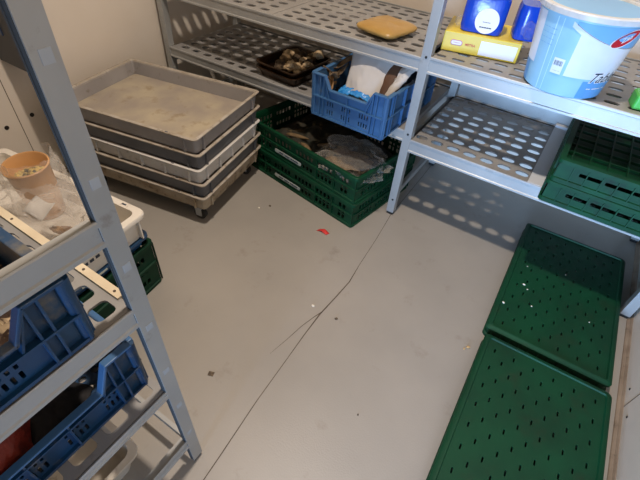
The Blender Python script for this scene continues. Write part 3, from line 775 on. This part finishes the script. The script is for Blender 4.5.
for k in range(34):
    x = rnd.uniform(-.045,.078); y = rnd.uniform(-.085,.090); s = rnd.uniform(.011,.023)
    mt = ('food_pale','food_dark','food_mid','food_dark','food_pale')[k % 5]
    m = MB(); lump(m, (TN[0]+x, TN[1]+y, ZL+.030+s*.8+.009*(k%3)), s*1.25, s, s*.75, .35, 2.2, k, 12, rnd.uniform(0,3))
    o = m.build('food_chunk', mt, smooth=60)
    tag(o, {'food_pale':'pale baked chunk','food_dark':'charred black chunk','food_mid':'brown baked chunk'}[mt] + ' of leftover food in the upper roasting tin', 'food', {'food_pale':'pale chunks in the roasting tin','food_dark':'charred chunks in the roasting tin','food_mid':'brown chunks in the roasting tin'}[mt])

# ================================================================== UPPER SHELF goods
ZT = ZV + .002
# yellow carton
YA = 11.5
yx = Vector((-.400, 1.352)); ca, sa = math.cos(R(YA)), math.sin(R(YA))
t = thing('yellow_carton', 'flat yellow carton with a white label field on the upper shelf', 'carton', (yx.x, yx.y, ZT), YA)
m = MB(); m.box((0,0,0),(.226,.17,.057)); m.build('box', 'yellow', t, bevel=.002)
m = MB(); m.box((.112,-.0006,.005),(.218,0,.045)); m.build('label_field', 'white', t)
m = MB(); m.loft([(.018,.0075,.007,0),(.018,.0075,.007,.0008)], m=Matrix.Translation((.042,0,.028)) @ Matrix.Rotation(math.pi/2,4,'X')); lg = m.build('logo', 'mauve', t)
m = MB(); m.loft([(.0155,.0055,.005,0),(.0155,.0055,.005,.0004)], m=Matrix.Translation((.042,-.0009,.028)) @ Matrix.Rotation(math.pi/2,4,'X')); m.build('logo_field', 'white', lg)
v, f = text_mesh('-----', .012, .2, .0002); m = MB(); m.add([(.042+a, -.0015, .0255+b) for a, b, c in v], f); m.build('lettering', 'mauve', lg)
v, f = text_mesh('METRA', .0095, .15, .0002); m = MB(); m.add([(.083+a, -.0006, .024+b) for a, b, c in v], f); m.build('lettering', 'redink', t)
# deep blue wrapped packs behind the carton
def pack(loc, rz, label, sx, sy, sz, disc=True):
    t = thing('blue_package', label, 'package', loc, rz)
    m = MB(); m.loft([(sx*.94,sy*.94,.02,0),(sx,sy,.024,.012),(sx,sy,.024,sz-.012),(sx*.93,sy*.93,.02,sz)], True, True, 4)
    m.build('wrapper', 'wrapblue', t, smooth=True)
    if disc:
        m = MB(); m.lathe([(.034,0),(.034,.0008)], 36, m=Matrix.Translation((.012,-sy-.0006,.036)) @ Matrix.Rotation(math.pi/2,4,'X')); d = m.build('round_label', 'white', t)
        v, f = text_mesh('-----', .022, 0, .0004); m = MB(); m.add([(.012+a, -sy-.0020, .014+b) for a, b, c in v], f); m.build('lettering', 'ink', d)
        v, f = text_mesh('-----', .014, 0, .0001); m = MB(); m.add([(.012+a, -sy-.0020, .030+b) for a, b, c in v], f); m.build('lettering', 'ink', d)
    return t
pack((-.316, 1.432, ZT+.059), 11, 'deep blue wrapped package with round white label on top of the yellow carton', .062, .045, .10)
pack((-.195, 1.462, ZT+.059), 20, 'deep blue wrapped package without a label on the carton, nearer the pail', .036, .045, .09, False)
m = MB(); lump(m, (-.178, 1.435, ZT+.088), .026, .030, .026, .3, 2.0, 9, 28); o = m.build('clear_wrap', 'clear', smooth=20)
tag(o, 'loose clear wrap at the right end of the carton beside the pail', 'plastic wrap')
m = MB(); lump(m, (-.378, 1.412, ZT+.076), .018, .022, .014, .3, 2.0, 3, 22); o = m.build('clear_wrap', 'clear', smooth=20)
tag(o, 'clear wrap bunched on the left end of the yellow carton', 'plastic wrap')
# pail
PC = (-.038, 1.337)
PH = .200
def prad(z): return .099 + .135*z
R1 = prad(PH)
t = thing('pail', 'large light blue pail with white label on the upper shelf edge', 'pail', (PC[0], PC[1], ZT))
m = MB(); m.lathe([(prad(0)-.005,0),(prad(0),.004),(R1-.002,PH-.014),(R1-.002,PH-.002)], 72); m.build('body', 'pail', t, smooth=True)
m = MB(); m.lathe([(R1-.002,PH-.014),(R1+.005,PH-.012),(R1+.006,PH-.001),(R1+.003,PH+.002),(R1-.010,PH+.002),(R1-.012,PH-.003)], 72, cap0=False, cap1=False); m.build('rim', 'pail_rim', t, smooth=True)
m = MB(); m.lathe([(R1-.012,PH-.004),(R1-.012,PH-.002),(.09,PH-.001)], 72); ld = m.build('lid', 'pail_lid', t, smooth=True)
def patch(name, mtl, parent, a0, a1, z0, z1, off=.0006, n=28):
    m = MB()
    f0 = z0 if callable(z0) else (lambda a: z0); f1 = z1 if callable(z1) else (lambda a: z1)
    def fn(u, v):
        a = a0 + (a1-a0)*u; zz = f0(a) + (f1(a)-f0(a))*v; ar = R(a)
        rr = prad(zz) + off; return (rr*math.cos(ar), rr*math.sin(ar), zz)
    sheet(m, fn, n, 6); return m.build(name, mtl, parent, smooth=True)
def arc(a):   # curved upper border of the printed label
    q = (a + 18) / 76.0
    return .133 + .039*q*q
ZTOP = PH - .018
patch('printed_band', 'pail_mid', t, -62, 60, .004, .050, .0005)
patch('label_field', 'pail_white', t, -90, 60, .056, lambda a: arc(a)-.004, .0008)
patch('label_border', 'pail_white', t, -102, 64, lambda a: max(.1, arc(a)-.012), lambda a: min(ZTOP, arc(a)), .0010)
patch('blue_field', 'pail_lid', t, -98, 62, lambda a: min(ZTOP-.0005, arc(a)), ZTOP, .0012)
patch('border_line', 'dough_rim', t, -98, 62, lambda a: min(ZTOP-.001, arc(a)-.0008), lambda a: min(ZTOP-.0005, arc(a)+.0008), .0014)
patch('label_field', 'pail_white', t, -172, -139, .060, ZTOP, .0008)
patch('printed_line', 'pail_line', t, -121, -119.5, .004, ZTOP, .0007)
patch('printed_line', 'pail_line', t, -113, -112.2, .004, ZTOP, .0007)
patch('printed_band', 'pail_mid', t, -180, -150, .006, .056, .0007)
bl = patch('barcode_label', 'pail_white', t, -108, -94, .056, .094, .0012)
for k in range(9):
    patch('bar', 'ink', bl, -106.4+k*1.2, -105.9+k*1.2+(.25 if k % 3 == 0 else 0), .076, .088, .0016, 2)
def wrap(v, a0, z0, off):
    out = []
    for a, b, c in v:
        zz = z0+b; rr = prad(zz)+off; an = R(a0) + a/prad(.06); out.append((rr*math.cos(an), rr*math.sin(an), zz))
    return out
v, f = text_mesh('- ---- --', .0065, 0, 0); m = MB()
m.add(wrap(v, -101, .062, .0018), f); m.build('lettering', 'ink', bl)
v, f = text_mesh('Table', .036, .5, .0)
m = MB(); m.add(wrap(v, -37, .049, .0020), f); m.build('lettering', 'ink', t)
v, f = text_mesh('Table', .036, .5, .0020)
m = MB(); m.add(wrap(v, -37, .049, .0014), f); m.build('lettering_outline', 'white', t)
v, f = text_mesh('-- ----- --', .018, .2, .0004)
m = MB(); m.add(wrap(v, -36, .027, .0012), f); m.build('lettering', 'white', t)
for j, zz in enumerate((.150,.138,.126,.114)):
    v, f = text_mesh('--- -- -----', .010, 0, 0); m = MB(); m.add(wrap(v, -127, zz, .0012), f); m.build('lettering', 'pail_mid', t)
# red oval logo printed on the side, tilted
def oval(nm, mtl, par, ra, rb, off):
    m = MB(); vs = []; th = R(32)
    for i in range(40):
        x, y = ra*math.cos(i*math.pi/20), rb*math.sin(i*math.pi/20)
        vs.append((x*math.cos(th)-y*math.sin(th), x*math.sin(th)+y*math.cos(th), 0))
    m.add(wrap(vs, -41, .158, off), [tuple(range(40))]); return m.build(nm, mtl, par)
oval('logo_border', 'white', t, .034, .0155, .0022)
lg = oval('logo', 'red', t, .031, .0130, .0027)
v, f = text_mesh('Zaa', .0165, .3, .0002); th = R(32)
v = [((a)*math.cos(th)-(b-.004)*math.sin(th), (a)*math.sin(th)+(b-.004)*math.cos(th), 0) for a, b, c in v]
m = MB(); m.add(wrap(v, -41, .158, .0034), f); m.build('lettering', 'white', lg)
# mustard bag on the left part of the upper shelf
m = MB()
Mm = Matrix.Translation((-.612, 1.398, ZU+.019)) @ Matrix.Rotation(R(-12), 4, 'Z')
def must(u, v):
    a = 2*math.pi*u; ph = math.pi*v; d = (math.copysign(abs(math.cos(a))**.35, math.cos(a))*math.sin(ph)**.6, math.copysign(abs(math.sin(a))**.35, math.sin(a))*math.sin(ph)**.6, math.cos(ph))
    return Mm @ Vector((.080*d[0], .085*d[1], .018*d[2]*(1+.2*fbm((d[0]*2,d[1]*2,1),1))))
sheet(m, must, 40, 16); o = m.build('mustard_bag', 'mustard', smooth=80); tag(o, 'mustard yellow bag lying on the upper shelf left of the centre post', 'bag')
# bright green pack at the right edge
t = thing('green_pack', 'bright green pack at the right end of the upper shelf', 'pack', (.145, 1.300, ZT), 12)
m = MB(); m.loft([(.045,.03,.006,0),(.045,.03,.006,.03),(.042,.027,.006,.034)], m=Matrix.Translation((.045,.03,0))); m.build('wrapper', 'greenpack', t, smooth=True)
m = MB(); m.box((.02,-.0006,.008),(.07,0,.02)); m.build('label_strip', 'white', t)

# ================================================================== GREEN CRATES on the right of the lower shelf
def shallow_crate(loc, rz, label, h=.070, ribs=False):
    t = thing('shallow_green_crate', label, 'crate', loc, rz, 'shallow green crates on the lower shelf at right')
    hx, hy = .197, .290
    m = MB()
    m.perf((-hx+.01,-hy+.01,.008), (1,0,0), (0,1,0), linspace(0,2*hx-.02,10), linspace(0,2*hy-.02,14), lambda i, j: (.014,.014,.004), .005, 2)
    ix, iy = hx-.006, hy-.006
    for (O, U, L) in (((-ix,-iy,0),(1,0,0),2*ix), ((ix,-iy,0),(0,1,0),2*iy), ((ix,iy,0),(-1,0,0),2*ix), ((-ix,iy,0),(0,-1,0),2*iy)):
        us = [0, .055, L/2-.07, L/2+.07, L-.055, L]
        m.perf(O, U, (0,0,1), us, [.004,.026,h*.74,h-.006], lambda i, j: ((us[i+1]-us[i])/2-.004, .0055, .003) if i in (1,2,3) and j == 1 else None, .003, 2)
    body_mb = m; m = MB()
    m.loft([(hx-.008,hy-.008,.012,h-.012),(hx,hy,.014,h-.012),(hx,hy,.014,h-.001),(hx-.002,hy-.002,.014,h),(hx-.016,hy-.016,.01,h),(hx-.018,hy-.018,.01,h-.012)], False, False, 4)
    m.loft([(hx-.010,hy-.010,.012,0),(hx-.001,hy-.001,.014,0),(hx-.001,hy-.001,.014,.012),(hx-.008,hy-.008,.012,.014)], False, False, 4)
    m.build('rim', 'green', t, smooth=True)
    m = body_mb
    for k in range(9):
        x = -.15 + .0375*k
        for s in (-1,1): m.box((x-.0015, s*(hy-.006)-.006, .012), (x+.0015, s*(hy-.006)+.006, h-.010))
    for k in range(12):
        y = -.24 + .0435*k
        for s in (-1,1): m.box((s*(hx-.006)-.006, y-.0015, .012), (s*(hx-.006)+.006, y+.0015, h-.010))
    # folded lattice lying inside
    if ribs:
        for k in range(8): m.box((-.165+.047*k-.0015, -hy+.022, h-.020), (-.165+.047*k+.0015, hy-.022, h-.012))
        for k in range(7): m.box((-hx+.02, -.245+.052*k-.0025, h-.022), (hx-.02, -.245+.052*k+.0025, h-.014))
        m.box((-hx+.02, -hy+.02, h-.030), (hx-.02, hy-.02, h-.026))
    m.build('body', 'green', t)
    return t
shallow_crate((.240, 1.486, ZR+.003), 0, 'shallow green crate overhanging the lower shelf at right, lower of two')
shallow_crate((.241, 1.488, ZR+.074), .5, 'shallow green crate overhanging the lower shelf at right, upper of two', ribs=True)

# ================================================================== GREEN TRAYS on the floor
def floor_tray(loc, rz, label, hx=.176, hy=.300):
    t = thing('green_floor_tray', label, 'tray', loc, rz, 'green slotted trays on the floor')
    m = MB(); h = .046
    px, py = .0270, .0315
    nx, ny = 11, 17
    u0 = -px*nx/2; v0 = -py*ny/2
    us = [-hx+.012] + [u0+px*i for i in range(nx+1)] + [hx-.012]; vs_ = [-hy+.012] + [v0+py*i for i in range(ny+1)] + [hy-.012]
    m.perf((0,0,h-.004), (1,0,0), (0,1,0), us, vs_, lambda i, j: (.0022,.0078,.0018) if (0 < i <= nx and 0 < j <= ny and (i+j) % 2 == 0) else None, .003, 1)
    m.build('deck', 'green2', t)
    m = MB()
    m.loft([(hx+.004,hy+.004,.014,0),(hx+.004,hy+.004,.014,.010),(hx-.001,hy-.001,.014,.014),(hx-.001,hy-.001,.014,h-.014),(hx+.004,hy+.004,.014,h-.012),(hx+.004,hy+.004,.014,h-.006),(hx-.003,hy-.003,.012,h),(hx-.010,hy-.010,.008,h+.0006),(hx-.0125,hy-.0125,.006,h-.0045)], False, False, 4)
    for k in range(20):
        y = -hy+.03+k*(2*hy-.06)/19
        for s in (-1,1): m.box((s*hx-.004, y-.002, .010), (s*hx+.003 if s>0 else s*hx+.004, y+.002, h-.012)) if s > 0 else m.box((-hx-.003, y-.002, .010), (-hx+.004, y+.002, h-.012))
    for k in range(12):
        x = -hx+.02+k*(2*hx-.04)/11
        for s in (-1,1): m.box((x-.002, s*hy-.003, .010), (x+.002, s*hy+.003, h-.012))
    m.build('rim', 'green2', t, smooth=True)
    return t
floor_tray((.249, 1.220, 0), 1.0, 'green slotted tray on the floor, farther of two, half shaded by the shelf', hx=.172, hy=.292)
floor_tray((.266, .603, 0), 1.0, 'green slotted tray on the floor, nearer of two', hx=.170, hy=.298)
def crumb(name, x, y, z, s, mt, label, cat='crumb', group=None, flat=.4, seed=1):
    m = MB(); lump(m, (x, y, z + s*flat*.9), s, s*.75, s*flat, .4, 2.2, seed, 10, seed); o = m.build(name, mt, smooth=60); tag(o, label, cat, group)
for k, (x, y, s) in enumerate(((.135,1.165,.006),(.150,1.150,.004),(.178,1.085,.004),(.125,1.26,.003),(.245,1.30,.003),(.345,1.13,.003),(.098,1.045,.006))):
    crumb('crumb', x, y, .0425, s*.75, 'crumb_w', 'tiny pale crumb on the farther green floor tray', 'crumb', 'pale crumbs on the farther green tray', .4, k)
crumb('crumb', -.404, .703, 0, .0055, 'crumb_w', 'white crumb beside the crack in the floor joint', seed=3)
crumb('crumb', -.318, .704, 0, .0055, 'crumb_d', 'dark speck on the floor right of the joint crack', seed=4)
crumb('crumb', -.114, .481, 0, .003, 'crumb_d', 'tiny dark speck near the bottom centre of the floor', seed=5)
crumb('crumb', -.848, .977, 0, .005, 'crumb_w', 'white crumb between the dough trays and the green crates', seed=6)
crumb('crumb', .060, .85, 0, .006, 'crumb_t', 'tan crumb beside the left edge of the nearer green tray', 'crumb', 'tan crumbs beside the nearer green tray', seed=7)
crumb('crumb', .052, .838, 0, .004, 'crumb_t', 'tan crumb beside the left edge of the nearer green tray', 'crumb', 'tan crumbs beside the nearer green tray', seed=8)
m = MB(); m.box((-.0075,-.006,0),(.0075,.006,.0025)); m.box((-.004,-.003,.0025),(.004,.003,.0032)); o = m.build('cardboard_scrap', 'crumb_d', loc=(-.502,.348,0), rotz=R(20)); tag(o, 'small dark square scrap on the left part of the floor', 'scrap')
m = MB()
def sr_(u, v): return Vector((-.591 + .042*u + .006*v, 1.005 + .016*v + .014*u*(1-u), .002 + .006*math.sin(math.pi*u)*abs(math.sin(3*v+u*4))))
sheet(m, sr_, 12, 5); o = m.build('plastic_scrap', 'scrapred', smooth=40); sd = o.modifiers.new('thickness','SOLIDIFY'); sd.thickness = .001; tag(o, 'small torn red plastic scrap on the floor before the green crates', 'scrap')
crumb('crumb', -.822, 1.014, 0, .006, 'crumb_d', 'dark scrap on the floor near the dough tray stack', flat=.15, seed=12)
